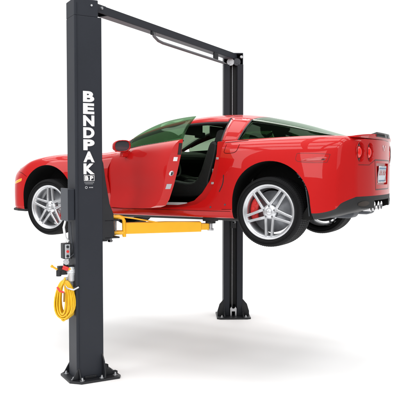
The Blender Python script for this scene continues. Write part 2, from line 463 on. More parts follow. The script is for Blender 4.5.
# --- greenhouse
BELT = [(-1.93,.745,.862),(-1.6,.785,.876),(-1.3,.80,.890),(-1.0,.805,.903),(-.6,.80,.918),(-.3,.775,.930),(0,.72,.942),(.25,.635,.950),(.42,.54,.954),(.56,.45,.957)]
RAIL = [(-1.93,.742,.866),(-1.75,.705,.960),(-1.6,.672,1.030),(-1.4,.630,1.100),(-1.2,.592,1.148),(-1.0,.565,1.172),(-.7,.552,1.180),(-.4,.545,1.160),(-.1,.525,1.108),(.1,.505,1.065),(.3,.475,1.016),(.45,.455,.982),(.56,.445,.959)]
CEN = [(-2.12,0,.872),(-1.93,0,.960),(-1.75,0,1.040),(-1.6,0,1.096),(-1.4,0,1.158),(-1.2,0,1.206),(-1.0,0,1.234),(-.8,0,1.244),(-.6,0,1.240),(-.4,0,1.218),(-.1,0,1.158),(.1,0,1.106),(.3,0,1.044),(.45,0,.998),(.56,0,.964)]
def tab(T, x, c):
    if x <= T[0][0]: return T[0][c]
    for a, b in zip(T, T[1:]):
        if x <= b[0]:
            i = T.index(a); p0 = T[i-1] if i > 0 else None; p3 = T[i+2] if i+2 < len(T) else None
            h = b[0]-a[0]; t = (x-a[0])/h
            m1 = (b[c]-p0[c])/(b[0]-p0[0])*h if p0 else (b[c]-a[c])
            m2 = (p3[c]-a[c])/(p3[0]-a[0])*h if p3 else (b[c]-a[c])
            t2, t3 = t*t, t*t*t
            return a[c]*(2*t3-3*t2+1)+m1*(t3-2*t2+t)+b[c]*(-2*t3+3*t2)+m2*(t3-t2)
    return T[-1][c]
def GH(x, v, sg):
    """v 0..1 belt to rail, 1..2 rail to centre line"""
    if v <= 1:
        yb, zb, yr, zr = tab(BELT, x, 1), tab(BELT, x, 2), tab(RAIL, x, 1), tab(RAIL, x, 2)
        h = zr-zb
        return Vector((x, sg*(yb+(yr-yb)*v+.09*h*math.sin(math.pi*v)), zb+h*v+G-.004*(1-v)))
    t = v-1; yr, zr, zc = tab(RAIL, x, 1), tab(RAIL, x, 2), tab(CEN, x, 2)
    return Vector((x, sg*yr*(1-t), zr+(zc-zr)*(1-(1-t)**2.3)+G))
def gpatch(fx0, fx1, v0, v1, sides=(-1, 1), nu=24, nv=10, off=0.):
    mb = MB()
    for sg in sides:
        g = []
        for i in range(nu+1):
            for k in range(nv+1):
                v = v0+(v1-v0)*k/nv
                a = fx0(v) if callable(fx0) else fx0; b = fx1(v) if callable(fx1) else fx1
                x = a+(b-a)*i/nu
                p = GH(x, v, sg); d = Vector((0, p.y, p.z-(G+.6))).normalized()
                g.append(p+d*off)
        W = nv+1; fs = []
        for i in range(nu):
            for k in range(nv):
                q = (i*W+k, i*W+k+1, (i+1)*W+k+1, (i+1)*W+k)
                n_ = (g[q[1]]-g[q[0]]).cross(g[q[3]]-g[q[0]])
                c_ = g[q[0]]-Vector((g[q[0]].x, 0, G+.6))
                fs.append(q if n_.dot(c_) > 0 else q[::-1])
        mb.add(g, fs, 0, True)
    return mb
def gbuild(name, mats, args, solid, both=True, **kw):
    for sides in (((-1,), (1,)) if both else ((-1, 1),)):
        P = gpatch(*args, sides=sides, **kw)
        o = P.build(name, mats, car, recalc=False, weld=1e-5)
        m = o.modifiers.new('solid', 'SOLIDIFY'); m.thickness = solid; m.offset = -1
        if isinstance(mats, list): m.material_offset = 1; m.material_offset_rim = 1
wb = lambda v: -1.93-.17*(1-(2-v)**2)
RB = [RED, BLACK]
gbuild('windshield', GLASSF, (wb, lambda v: -1.14-.02*(v-1), 1.05, 2), .005, False)
gbuild('windshield_pillar', RB, (-1.93, -1.10, .86, 1.06), .03, nv=4)
gbuild('windshield_header', RB, (-1.16, -1.08, 1.0, 2), .03, False, nu=3, off=-.002)
gbuild('roof', RB, (-1.10, -.585, .84, 2), .03, False, nv=16)
gbuild('roof_band', RB, (-.579, lambda v: -.34+.03*min(1, v-1), 1, 2), .03, False)
gbuild('rear_pillar', RB, (lambda v: -.565+.0*v, lambda v: -.395+.055*v, 0, 1), .03, nu=6)
gbuild('quarter_window', GLASSQ, (lambda v: -.395+.055*v, .54, 0.03, .95), .004)
gbuild('hatch_frame', pbr('green_grey_reflection', (.20, .25, .19), .2, .3, .8, var=.1), (-.33, .55, .945, 1.02), .006, nv=3, off=.003)  # thin pillar strip, reflection painted in as a green-grey colour
gbuild('hatch_glass', GLASSR, (lambda v: -.34+.03*min(1, v-1), .555, 1.02, 2), .004, False)
gbuild('quarter_seal', BLACK, (lambda v: -.40+.055*v, lambda v: -.385+.055*v, 0.0, 1), .004, nu=2, off=.002)
P = gpatch(-1.80, -.61, .02, .86, sides=(1,)); P.build('passenger_window', GLASSF, car, solid=.004)
gbuild('window_seal', BLACK, (-.582, -.560, 0, 1.0), .03, nu=3, off=-.002)
gbuild('roof_seal', BLACK, (-1.75, -.57, .805, .838), .03, nv=2, off=-.001)
# cowl / wipers strip
m = MB(); m.tube([(-2.10,-.35,G+.885),(-1.98,.25,G+.955)], .006, 8); m.build('wiper', BLACK, car)

# --- rear spoiler, third brake light
m = MB(); N = 24; g = []
for i in range(N+1):
    y = -.70+1.40*i/N; e = abs(y)/.70
    x1 = .868-.085*e**2.4; zt = .985-.030*e**2.5
    prof = [(x1-.16, .945), (x1-.05, zt-.006), (x1, zt), (x1+.004, zt-.012), (x1-.012, .935)]
    g.append([Vector((a, y, b+G)) for a, b in prof])
vsx = [p for r_ in g for p in r_]; fsx = []
for i in range(N):
    for k in range(5): fsx.append((i*5+k, i*5+(k+1) % 5, (i+1)*5+(k+1) % 5, (i+1)*5+k))
m.add(vsx, fsx+[tuple(range(5)), tuple(range(N*5, N*5+5))], 0, True)
sp = m.build('spoiler', RED, car); sp.data.set_sharp_from_angle(angle=R(35))
m = MB()
for i in range(12):
    y0 = -.27+.54*i/12; y1 = -.27+.54*(i+1)/12
    for (a, b) in ((y0, y1),):
        xa = .872-.085*(abs(a)/.7)**2.4; xb = .872-.085*(abs(b)/.7)**2.4
        m.add([(xa-.06, a, G+.984), (xb-.06, b, G+.984), (xb+.002, b, G+1.004), (xa+.002, a, G+1.004),
               (xa-.06, a, G+.960), (xb-.06, b, G+.960), (xb+.010, b, G+.958), (xa+.010, a, G+.958)],
              [(0,1,2,3),(3,2,6,7),(0,3,7,4),(1,5,6,2),(4,7,6,5)], 0, True)
m.build('brake_light', pbr('smoked_lens', (.018, .016, .017), .45, 0, .1, var=.3, vscale=30), car, weld=1e-4)

# --- tail lights (two per side)
for y, M in LP:
    b = MB(); b.lathe([(.0,-.030),(.074,-.030),(.079,.0)], M, 40); bz = b.build('taillight_recess', REDLD, car, weld=1e-5)
    b = MB(); b.lathe([(.0,.003),(.016,.002),(.030,-.003),(.041,-.011),(.047,-.020),(.048,-.029)], M, 36); tl = b.build('taillight', REDL, car, weld=1e-5)
    b = MB(); b.lathe([(.080,-.012),(.081,-.004),(.083,-.004),(.084,-.010)], M, 48); b.build('taillight_ring', RED, tl)
# plate, its bracket, characters
p, _ = rear_pt(0, .59)
Mp = Matrix.Translation((p.x, 0, .590+G)) @ Matrix.Rotation(R(6), 4, 'Y')
m = MB(); m.box((.010, 0, 0), (.008, .31, .155), Mp); pl = m.build('licence_plate', PLATE, car, bevel=.003)
m = MB(); m.box((.0155, 0, .060), (.002, .29, .016), Mp); m.box((.0155, 0, -.064), (.002, .26, .010), Mp); m.build('plate_band', PLATEB, pl)
for i, y in enumerate((-.115, -.072, -.029, .029, .072, .115)):
    m = MB(); m.prism([(y-.006,-.010),(y+.006,-.010),(y+.006,-.008+.02*(i % 2)),(y+.018,-.008+.02*(i % 2)),(y+.018,.006+.02*(i % 2)),(y+.006,.006+.02*(i % 2)),(y+.006,.042),(y-.006,.042)], 'x', .0145, .0165, Mp)
    m.build('plate_character', PLATER, pl)
m = MB(); m.tube([(p.x+.012, -.160, .510+G), (p.x+.016, -.160, .670+G), (p.x+.016, .160, .670+G), (p.x+.012, .160, .510+G)], .005, 8, closed=True); m.build('plate_frame', CHROME, pl)
# shallow panel seams round the plate pocket and across the bumper
m = MB()
def rear_strip(pts, w, mb, off=.002, n=8):
    for (y0, z0), (y1, z1) in zip(pts, pts[1:]):
        for q in range(n):
            a = (y0+(y1-y0)*q/n, z0+(z1-z0)*q/n); b = (y0+(y1-y0)*(q+1)/n, z0+(z1-z0)*(q+1)/n)
            t = Vector((b[0]-a[0], b[1]-a[1], 0)).normalized(); nn = Vector((-t.y, t.x, 0))*w/2
            P4 = []
            for c, s in ((a, -1), (a, 1), (b, 1), (b, -1)):
                h = rear_pt(c[0]+nn.x*s, c[1]+nn.y*s); P4.append(h[0]+Vector((off, 0, 0)))
            mb.add(P4, [(0, 1, 2, 3)], 0, True)
rear_strip([(-.27,.44),(.27,.44),(.30,.730),(-.30,.730),(-.27,.44)], .010, m)
rear_strip([(-.30,.730),(-.45,.68),(-.66,.68)], .004, m); rear_strip([(.30,.730),(.45,.68),(.66,.68)], .004, m)
m.build('bumper_seam', REDLD, car, recalc=False)
# emblem: two small crossed pennants over a V bar
p, _ = rear_pt(0, .855)
m = MB()
for s in (-1, 1):
    m.prism([(0,-.028),(s*.006,-.030),(s*.044,.020),(s*.038,.024)], 'x', p.x+.002, p.x+.007, Matrix.Translation((0, 0, .855+G)))
    m.prism([(s*.022,.006),(s*.040,.002),(s*.058,.022),(s*.040,.026)], 'x', p.x+.001, p.x+.006, Matrix.Translation((0, 0, .855+G)))
m.build('emblem', CHROME, car)
# diffuser and exhausts
m = MB()
m.prism([(-.60,.255+G),(-.50,.215+G),(-.34,.205+G),(.34,.205+G),(.50,.215+G),(.60,.255+G),(.60,.31+G),(-.60,.31+G)], 'x', .45, .655)
m.build('diffuser', BLACK, car, bevel=.012)
for y in (-.215, -.085, .085, .215):
    m = MB(); M = frame((.735, y, .268+G), (0, 1, 0), (1, 0, 0), (0, 0, 1))
    m.lathe([(.043,-.16),(.046,.06),(.049,.068),(.045,.072),(.040,.066),(.038,-.05)], M, 28); ex = m.build('exhaust_tip', CHROME, car)
    m = MB(); m.lathe([(0,.0),(.040,.0)], M, 28); m.build('exhaust_bore', CAVITY, ex, recalc=False)
for s in (-1, 1):
    m = MB(); m.box((.52, s*.34, .235+G), (.34, .26, .15)); m.build('muffler', POSTL, car, bevel=.05, seg=4)
    # fog/vent lens set in the valance
    g = []
    for i in range(7):
        y = s*(.44+.22*i/6); w = .020*math.sin(math.pi*(i+.6)/7.2)+.005
        for dz in (-w, w):
            pt, _ = rear_pt(y, .315-.005*i/6+dz); g.append(pt+Vector((.004, 0, 0)))
    m = MB(); m.add(g, [(2*i, 2*i+1, 2*i+3, 2*i+2) for i in range(6)], 0, True)
    m.build('reverse_light', pbr('smoked_reverse_lens', (.035, .024, .018), .3, 0, .4, var=.3, vscale=20), car, recalc=False)
# rear wheelhouse flap with brake line and small clips, near side
m = MB(); m.prism([(.30,.165),(.425,.165),(.43,.30),(.405,.44),(.35,.52),(.34,.50),(.375,.40),(.385,.30)], 'y', -.90, -.60, Matrix.Translation((0, 0, G)))
m.build('wheelhouse_flap', LINER, car, bevel=.004)
m = MB(); m.tube([(.26,-.86,.60+G),(.33,-.88,.54+G),(.365,-.90,.45+G),(.385,-.905,.33+G),(.40,-.905,.20+G)], .005, 8); m.build('wheelhouse_line', POSTL, car)
for (x, z) in ((.30,.565),(.335,.53),(.36,.49),(.37,.44)):
    m = MB(); m.box((x, -.905, z+G), (.014, .012, .010)); m.build('clip', POSTL, car, bevel=.003)

# --- wheels
def wheel(x, y, z, sg, Rt, Rr, width, a0, cal, spin_label=None):
    out = Vector((0, sg, 0))            # outward
    M = frame((x, y, z), (1*(-sg), 0, 0), out, (0, 0, 1)) if sg < 0 else frame((x, y, z), (-1, 0, 0), out, (0, 0, 1))
    # with sg=-1: local X = +x, Y = -y, Z = up (left handed is avoided by using z-first below)
    M = Matrix(((1, 0, 0, x), (0, sg, 0, y), (0, 0, 1, z), (0, 0, 0, 1)))
    w = empty('wheel', (x, y, z)); w.parent = car; w.location = Vector((x, y, z))-WL[car.name]
    W = width/2
    # tyre: lathed sidewalls + blocked tread
    t = MB(); n = 200
    prof = [(Rr+.004,-W+.045),(Rr+.014,-W+.022),(Rr+.035,-W+.006),(Rr+.055,-W),(Rt-.035,-W+.002),(Rt-.014,-W+.014),(Rt-.004,-W+.030)]
    tread = []; ribs = 5; wa = -W+.034; wb_ = W-.034; step = (wb_-wa)/ribs
    for k in range(ribs):
        a = wa+k*step; b = a+step
        cr_ = lambda h: Rt-.006*(abs(h)/W)**3
        tread += [(cr_(a)-.0, a+.004), (cr_(b), b-.004)]
        if k < ribs-1: tread += [(cr_(b)-.009, b-.0035), (cr_(b)-.009, b+.0035)]
    prof = prof+tread+[(r_, -h) for r_, h in prof[::-1]]
    Kp = len(prof); i0 = 6; i1 = 7+len(tread)
    for i in range(n):
        a = 2*math.pi*i/n
        for k, (r_, h) in enumerate(prof):
            rr = r_; aa = a
            if 5 <= k <= i1+0:
                aa = a+abs(h)/W*.05
                if i % 2 == 0: rr = r_-.003
            t.v.append(M @ Vector((rr*math.cos(aa), h, rr*math.sin(aa))))
    for i in range(n):
        j = (i+1) % n
        for k in range(Kp-1):
            t.f.append([i*Kp+k, i*Kp+k+1, j*Kp+k+1, j*Kp+k]); t.m.append(0); t.sm.append(k < 5 or k > i1)
    t.build('tyre', RUBBER, w, recalc=True)
    # sidewall raised bead rings
    b = MB()
    for rr in (Rr+.028, Rt-.040): b.lathe([(rr-.0015, W-.006),(rr, W+.0015),(rr+.0015, W-.006)], M, 96)
    b.build('sidewall_ring', RUBBER, w)
    # rim: barrel, lip, spokes, hub in one casting
    f_ = W-.020                         # rim face position (outward positive)
    rm = MB()
    rm.lathe([(Rr-.012,-W+.03),(Rr-.02,-W+.06),(Rr-.035,-.02),(Rr-.028,f_-.06),(Rr-.022,f_-.02)], M, 96, mi=1)
    rm.lathe([(Rr+.012,f_-.012),(Rr+.010,f_+.002),(Rr+.004,f_+.008),(Rr-.004,f_+.006),(Rr-.012,f_-.004),(Rr-.018,f_-.014),(Rr-.026,f_-.018),(Rr-.028,f_-.045)], M, 96)
    def S(px, pz, h): return M @ Vector((px, h, pz))
    for k in range(5):
        A = a0+R(72)*k; ca, sa = math.cos(A), math.sin(A)
        for s in (-1, 1):
            o0, o1 = .035, .052
            st = []
            for (r_, oo, hw, h) in ((.042, .040, .0150, f_-.028), (.10, .036, .0135, f_-.020), (.17, .031, .0125, f_-.016), (Rr-.016, .028, .0135, f_-.012)):
                cx_ = r_; cy_ = s*oo
                cross = []
                for (dy, dh) in ((-hw, -.030), (-hw, -.006), (-hw*.55, 0), (hw*.55, 0), (hw, -.006), (hw, -.030)):
                    X = cx_*ca-(cy_+dy)*sa; Z = cx_*sa+(cy_+dy)*ca
                    cross.append(S(X, Z, h+dh))
                st.append(cross)
            vv = [p for c in st for p in c]; ff = []
            for i in range(3):
                for q in range(6): ff.append((i*6+q, i*6+(q+1) % 6, (i+1)*6+(q+1) % 6, (i+1)*6+q))
            rm.add(vv, ff+[tuple(range(6)), tuple(range(18, 24))])
        # web joining neighbouring pairs at the hub
    rm.lathe([(0,f_-.022),(.040,f_-.022),(.066,f_-.030),(.074,f_-.045),(.074,f_-.08)], M, 40)
    rm.build('rim', [ALLOY, ALLOYD], w)
    cp_ = MB(); cp_.lathe([(0,f_-.008),(.020,f_-.009),(.029,f_-.013),(.031,f_-.026)], M, 32); cp_.build('centre_cap', ALLOY, w)
    for k in range(5):
        A = a0+R(36+72*k); q = .056
        c = S(q*math.cos(A), q*math.sin(A), f_-.034); d = S(q*math.cos(A), q*math.sin(A), f_-.016)
        ln = MB(); ln.cyl(c, d, .0105, 6); ln.build('lug_nut', CHROME, w)
    ds = MB(); rd = Rr-.055; hd = f_-.105
    ds.lathe([(.055,hd+.018),(.085,hd+.016),(.088,hd),(rd,hd),(rd,hd-.008),(rd-.004,hd-.010),(rd-.004,hd-.018),(rd,hd-.020),(rd,hd-.030),(.08,hd-.030)], M, 72)
    ds.build('brake_disc', DISC, w)
    # caliper
    cl = MB(); cc = R(cal); hs = R(33); ri, ro = rd-.062, rd+.020; nseg = 10; h0, h1 = hd-.055, hd+.038
    vv = []
    for i in range(nseg+1):
        A = cc-hs+2*hs*i/nseg; e = 1-.25*abs(2*i/nseg-1)**4
        for (r_, h) in ((ri+.01, h0), (ro, h0), (ro, h1-.012), (ro-.016, h1*1), (ri+.02, h1), (ri, h1-.014)):
            rr = (ri+ro)/2+(r_-(ri+ro)/2)*e
            vv.append(S(rr*math.cos(A), rr*math.sin(A), h))
    ff = []
    for i in range(nseg):
        for q in range(6): ff.append((i*6+q, i*6+(q+1) % 6, (i+1)*6+(q+1) % 6, (i+1)*6+q))
    cl.add(vv, ff+[tuple(range(6)), tuple(range(nseg*6, nseg*6+6))], 0, True)
    for i in (-1, 0, 1):
        A = cc+i*R(19); rr = (ri+ro)/2; cl.cyl(S(rr*math.cos(A), rr*math.sin(A), h1-.01), S(rr*math.cos(A), rr*math.sin(A), h1+.008), .016, 14)
    c_ = cl.build('brake_caliper', CALIPER, w, bevel=.004); c_.data.set_sharp_from_angle(angle=R(35))
    hb = MB(); hb.cyl(S(0, 0, -W*.6-.1), S(0, 0, hd), .05, 20); hb.build('hub_carrier', BLACK, w)
    return w
ZR, ZF = 1.651, 1.630
w1 = wheel(0, -.795, ZR, -1, .339, .257, .325, R(-90), 172)
w2 = wheel(0, .795, ZR, 1, .339, .257, .325, R(-70), 172)
w3 = wheel(-2.725, -.800, ZF, -1, .325, .244, .275, R(90), -20)
w4 = wheel(-2.725, .800, ZF, 1, .325, .244, .275, R(70), -20)
# suspension links and driveshafts (seen through the spokes)
for (x, z) in ((0, ZR), (-2.725, ZF)):
    for s in (-1, 1):
        m = MB(); m.tube([(x, s*.30, z+.05), (x, s*.66, z)], .022, 10)
        m.tube([(x-.16, s*.32, z+.02), (x, s*.64, z-.09), (x+.16, s*.32, z+.02)], .018, 8)
        m.tube([(x-.12, s*.34, z+.16), (x, s*.62, z+.12), (x+.12, s*.34, z+.16)], .015, 8)
        m.build('suspension_arm', BLACK, car)
        m = MB(); m.cyl((x+.05, s*.42, z+.32), (x+.03, s*.60, z-.05), .028, 14); m.build('shock_absorber', DISC, car)

# --- driver door, hinged open by 27 degrees
HG = Vector((-1.86, -.875, 0)); DA = R(-27)
RotD = Matrix.Translation(HG) @ Matrix.Rotation(DA, 4, 'Z') @ Matrix.Translation(-HG)
door = door_src; door.parent = car
hl = Vector((-1.35, -.85, G+.5))
dm = door.data
dm.transform(Matrix.Translation(ORIG)); dm.transform(RotD); hw_ = RotD @ hl
dm.transform(Matrix.Translation(-hw_)); door.location = hw_-WL[car.name]; WL[door.name] = hw_
door['label'] = 'driver door standing open'
def rot_build(mb, name, mats, par, **k):
    mb.v = [RotD @ v for v in mb.v]; return mb.build(name, mats, par, **k)
fr = lambda v: -1.70+.02*v
rr_ = lambda v: -.575-.10*v
P = gpatch(fr, rr_, .01, .90, sides=(-1,), nv=12); rot_build(P, 'window', GLASSG, door, solid=.004)
P = gpatch(-1.90, -1.70, .05, .9, sides=(-1,), nu=6, nv=4); rot_build(P, 'mirror_sail', BLACK, door, solid=.01)
# belt weatherstrip
P = gpatch(-1.84, -.58, -.02, .02, sides=(-1,), nv=1); rot_build(P, 'belt_strip', BLACK, door, solid=.02)
# latch edge details: striker latch, stickers, top seal
def on_edge(z, dy, off=.004):
    # x of the rear edge outline at height z
    pts = [(-.570,.90),(-.595,.79),(-.655,.64),(-.73,.48),(-.81,.345),(-.875,.285)]
    for a, b in zip(pts, pts[1:]):
        if a[1] >= z >= b[1]:
            t = (a[1]-z)/(a[1]-b[1]); return Vector((a[0]+(b[0]-a[0])*t-.006+off, dy, z+G)), Vector((b[0]-a[0], 0, b[1]-a[1])).normalized()
    return Vector((-.565+off, dy, z+G)), Vector((0, 0, -1))
def edge_item(z, dy, w, h, mat, name, round_=False, th=.006):
    p, t = on_edge(z, dy); nx = Vector((0, 1, 0)).cross(t); nx = -nx if nx.x < 0 else nx
    M = frame(p, (0, 1, 0), nx, -t) if False else Matrix(((0, nx.x, -t.x, p.x), (1, nx.y, -t.y, p.y), (0, nx.z, -t.z, p.z), (0, 0, 0, 1)))
    m = MB()
    if round_: m.lathe([(0, th), (w*.35, th), (w*.5, 0), (w*.5, -.004)], M, 24)
    else: m.box((0, 0, 0), (w, th, h), M)
    return rot_build(m, name, mat, door)
edge_item(.735, -.852, .044, .040, WHITE, 'sticker')
edge_item(.60, -.860, .058, .07, STEEL, 'latch', True, .010)
edge_item(.60, -.862, .018, .03, BLACK, 'latch_slot', False, .024)
edge_item(.475, -.856, .056, .055, GREYD, 'sticker')
edge_item(.83, -.822, .035, .11, BLACK, 'edge_seal', False, .012)
P = MB(); side = []
# inner trim card of the door
m = MB(); m.prism([(-1.78,.28),(-1.80,.82),(-.66,.85),(-.68,.70),(-.78,.50),(-.90,.34),(-1.05,.28)], 'y', -.797, -.765, Matrix.Translation((0, 0, G)))
rot_build(m, 'trim_card', LEATHER, door, bevel=.012)
m = MB(); m.cyl((-1.83,-.86,.40+G), (-1.83,-.86,.47+G), .02, 12); m.build('door_hinge', STEEL, car)
# mirror
mr = Vector((-1.575, -1.105, 2.303))
mh = MB(); Mm = Matrix.Translation(mr) @ Matrix.Rotation(R(-22), 4, 'Z')
nu, nv = 20, 8; g = []
for k in range(nv+1):
    t = k/nv
    rr = math.sin(math.acos(min(1, max(0, 1-t)))) if k < nv else 1
    rr = max(.02, math.sqrt(max(0, 1-(1-t)**2)))
    for i in range(nu):
        a = 2*math.pi*i/nu; ce, se = math.cos(a), math.sin(a)
        sx = math.copysign(abs(ce)**.75, ce); sz = math.copysign(abs(se)**.75, se)
        g.append(Mm @ Vector((-.095+.115*t, sx*.104*rr, sz*.062*rr+.006*sx)))
fsx = []
for k in range(nv):
    for i in range(nu): fsx.append((k*nu+i, k*nu+(i+1) % nu, (k+1)*nu+(i+1) % nu, (k+1)*nu+i))
mh.add(g, fsx+[tuple(range(nu))[::-1]], 0, True)
# rim face
g2 = [];
for rr, dx in ((1, .02), (.90, .024), (.86, .010)):
    for i in range(nu):
        a = 2*math.pi*i/nu; ce, se = math.cos(a), math.sin(a)
        sx = math.copysign(abs(ce)**.75, ce); sz = math.copysign(abs(se)**.75, se)
        g2.append(Mm @ Vector((dx, sx*.104*rr, sz*.062*rr+.006*sx)))
mh.add(g2, [(k*nu+i, k*nu+(i+1) % nu, (k+1)*nu+(i+1) % nu, (k+1)*nu+i) for k in range(2) for i in range(nu)], 0, True)
mro = mh.build('side_mirror', RED, door, weld=1e-5)
mg = MB(); mg.add(g2[2*nu:], [tuple(range(nu))], 0); mg.build('mirror_glass', MIRROR, mro, recalc=False)
ms_ = MB(); ms_.prism([(-.055,-.045),(.03,-.045),(.055,-.115),(-.075,-.115)], 'x', -.05, .012, Mm @ Matrix.Translation((0, .075, 0)))
ms_.build('mirror_foot', RED, door, bevel=.008)
# --- interior
def seat(y, dx=0.):
    # a bucket seat: cushion with side bolsters, tapered backrest, head restraint
    prof = [(-1.30,.33),(-1.32,.42),(-1.27,.47),(-1.05,.45),(-.88,.44),(-.84,.52),(-.74,.80),(-.69,.98),(-.66,1.05),(-.60,1.06),(-.57,1.02),(-.62,.80),(-.70,.52),(-.74,.36),(-.80,.32)]
    s = MB(); s.prism(smoothpoly(prof, 3), 'y', y-.15, y+.15, Matrix.Translation((dx, 0, G)))
    so = s.build('seat', LEATHER, car, bevel=.03, seg=3)
    for k in (-1, 1):
        b = MB(); pr = [(-1.28,.34),(-1.29,.48),(-1.20,.53),(-.98,.50),(-.86,.55),(-.76,.80),(-.71,.92),(-.65,.93),(-.63,.85),(-.72,.52),(-.76,.36)]
        b.prism(smoothpoly(pr, 3), 'y', y+k*.15, y+k*.235, Matrix.Translation((dx, 0, G))); b.build('bolster', LEATHER, so, bevel=.025, seg=3)
    return so
seat(-.37, -.09); seat(.37, -.04)
m = MB(); m.prism(smoothpoly([(-1.88,.35),(-1.90,.80),(-1.75,.865),(-1.50,.84),(-1.44,.76),(-1.50,.62),(-1.62,.40)], 3), 'y', -.67, .67, Matrix.Translation((0, 0, G)))
m.build('dashboard', LEATHER, car, bevel=.01)
m = MB(); m.prism([(-1.60,.29),(-1.55,.60),(-1.35,.55),(-.60,.56),(-.45,.62),(-.45,.29)], 'y', -.10, .10, Matrix.Translation((0, 0, G)))
m.build('centre_console', LEATHER, car, bevel=.02)
m = MB(); m.cyl((-1.22, 0, G+.55), (-1.20, 0, G+.63), .010, 10); m.cyl((-1.20, 0, G+.63), (-1.197, 0, G+.665), .022, 16); m.build('gear_lever', CHROME, car)
m = MB(); c = Vector((-1.42, -.37, G+.72)); ax = Vector((.90, 0, .42)).normalized(); u1 = Vector((0, 1, 0)); u2 = ax.cross(u1)
m.tube([c+(u1*math.cos(a)+u2*math.sin(a))*.18 for a in [2*math.pi*i/40 for i in range(40)]], .014, 10, closed=True)
m.tube([c-ax*.02, c-ax*.22], .03, 12)
for a in (R(0), R(180), R(-90)): m.tube([c-ax*.02, c+(u1*math.cos(a)+u2*math.sin(a))*.175], .013, 8)
m.tube([c-ax*.03, c+ax*.01], .055, 18)
m.build('steering_wheel', LEATHER, car)
m = MB(); m.prism([(-.42,.30),(-.44,.62),(-.50,.93),(-.36,.93),(-.30,.62),(-.30,.30)], 'y', -.60, .60, Matrix.Translation((0, 0, G))); m.build('rear_bulkhead', LEATHER, car, bevel=.02)
# belts: driver's hangs in the opening, passenger's crosses the far window
def strap(path, w, name, mat, wdir=(1, 0, 0)):
    m = MB(); wd = Vector(wdir).normalized()*w/2; g = []
    for p in path: p = Vector(p); g += [p-wd, p+wd]
    m.add(g, [(2*i, 2*i+1, 2*i+3, 2*i+2) for i in range(len(path)-1)], 0, True); return m.build(name, mat, car, solid=.003, recalc=False)
strap([(-.60,-.52,G+1.10),(-.62,-.60,G+.90),(-.66,-.64,G+.70),(-.76,-.64,G+.46),(-.86,-.64,G+.34)], .045, 'seat_belt', BLACK, (1, 0, .2))
strap([(-.60,.66,G+1.08),(-.75,.62,G+.99),(-.95,.55,G+.86),(-1.10,.48,G+.74)], .07, 'seat_belt', BLACK, (.5, 0, .9))
m = MB(); m.box((-.70, -.715, G+.62), (.02, .02, .05)); m.box((-.72, -.70, G+.50), (.02, .02, .04)); m.build('belt_buckle', STEEL, car, bevel=.003)
m = MB(); m.prism([(-1.55,.04),(-1.02,.04),(-.93,.055),(-.93,.068),(-1.55,.060)], 'y', -.895, -.855, Matrix.Translation((0, 0, G+.232))); m.build('sill_plate', GREYD, car, bevel=.003)
# headliner edge + visor (seen through the open door)
P = gpatch(-1.08, -.62, 1.05, 2, nv=8); P.v = [v-Vector((0, 0, .038)) for v in P.v]; P.build('headliner', LEATHER, car, weld=1e-4)
for y in (-.30, .30):
    m = MB(); m.box((-1.16, y, G+1.085), (.02, .40, .13), None); m.build('sun_visor', LEATHER, car, bevel=.006)
m = MB(); m.box((-.85, 0, G+1.150), (.50, .96, .012)); m.build('headliner_panel', LEATHER, car, bevel=.004)
m = MB(); m.box((-1.24, 0, G+1.04), (.02, .24, .07)); m.build('rear_view_mirror', BLACK, car, bevel=.01)
# jamb hardware
for (x, z) in ((-.60,.75),(-.655,.50)):
    m = MB(); m.box((x, -.815, z+G), (.03, .03, .022)); m.build('striker', STEEL, car, bevel=.004)

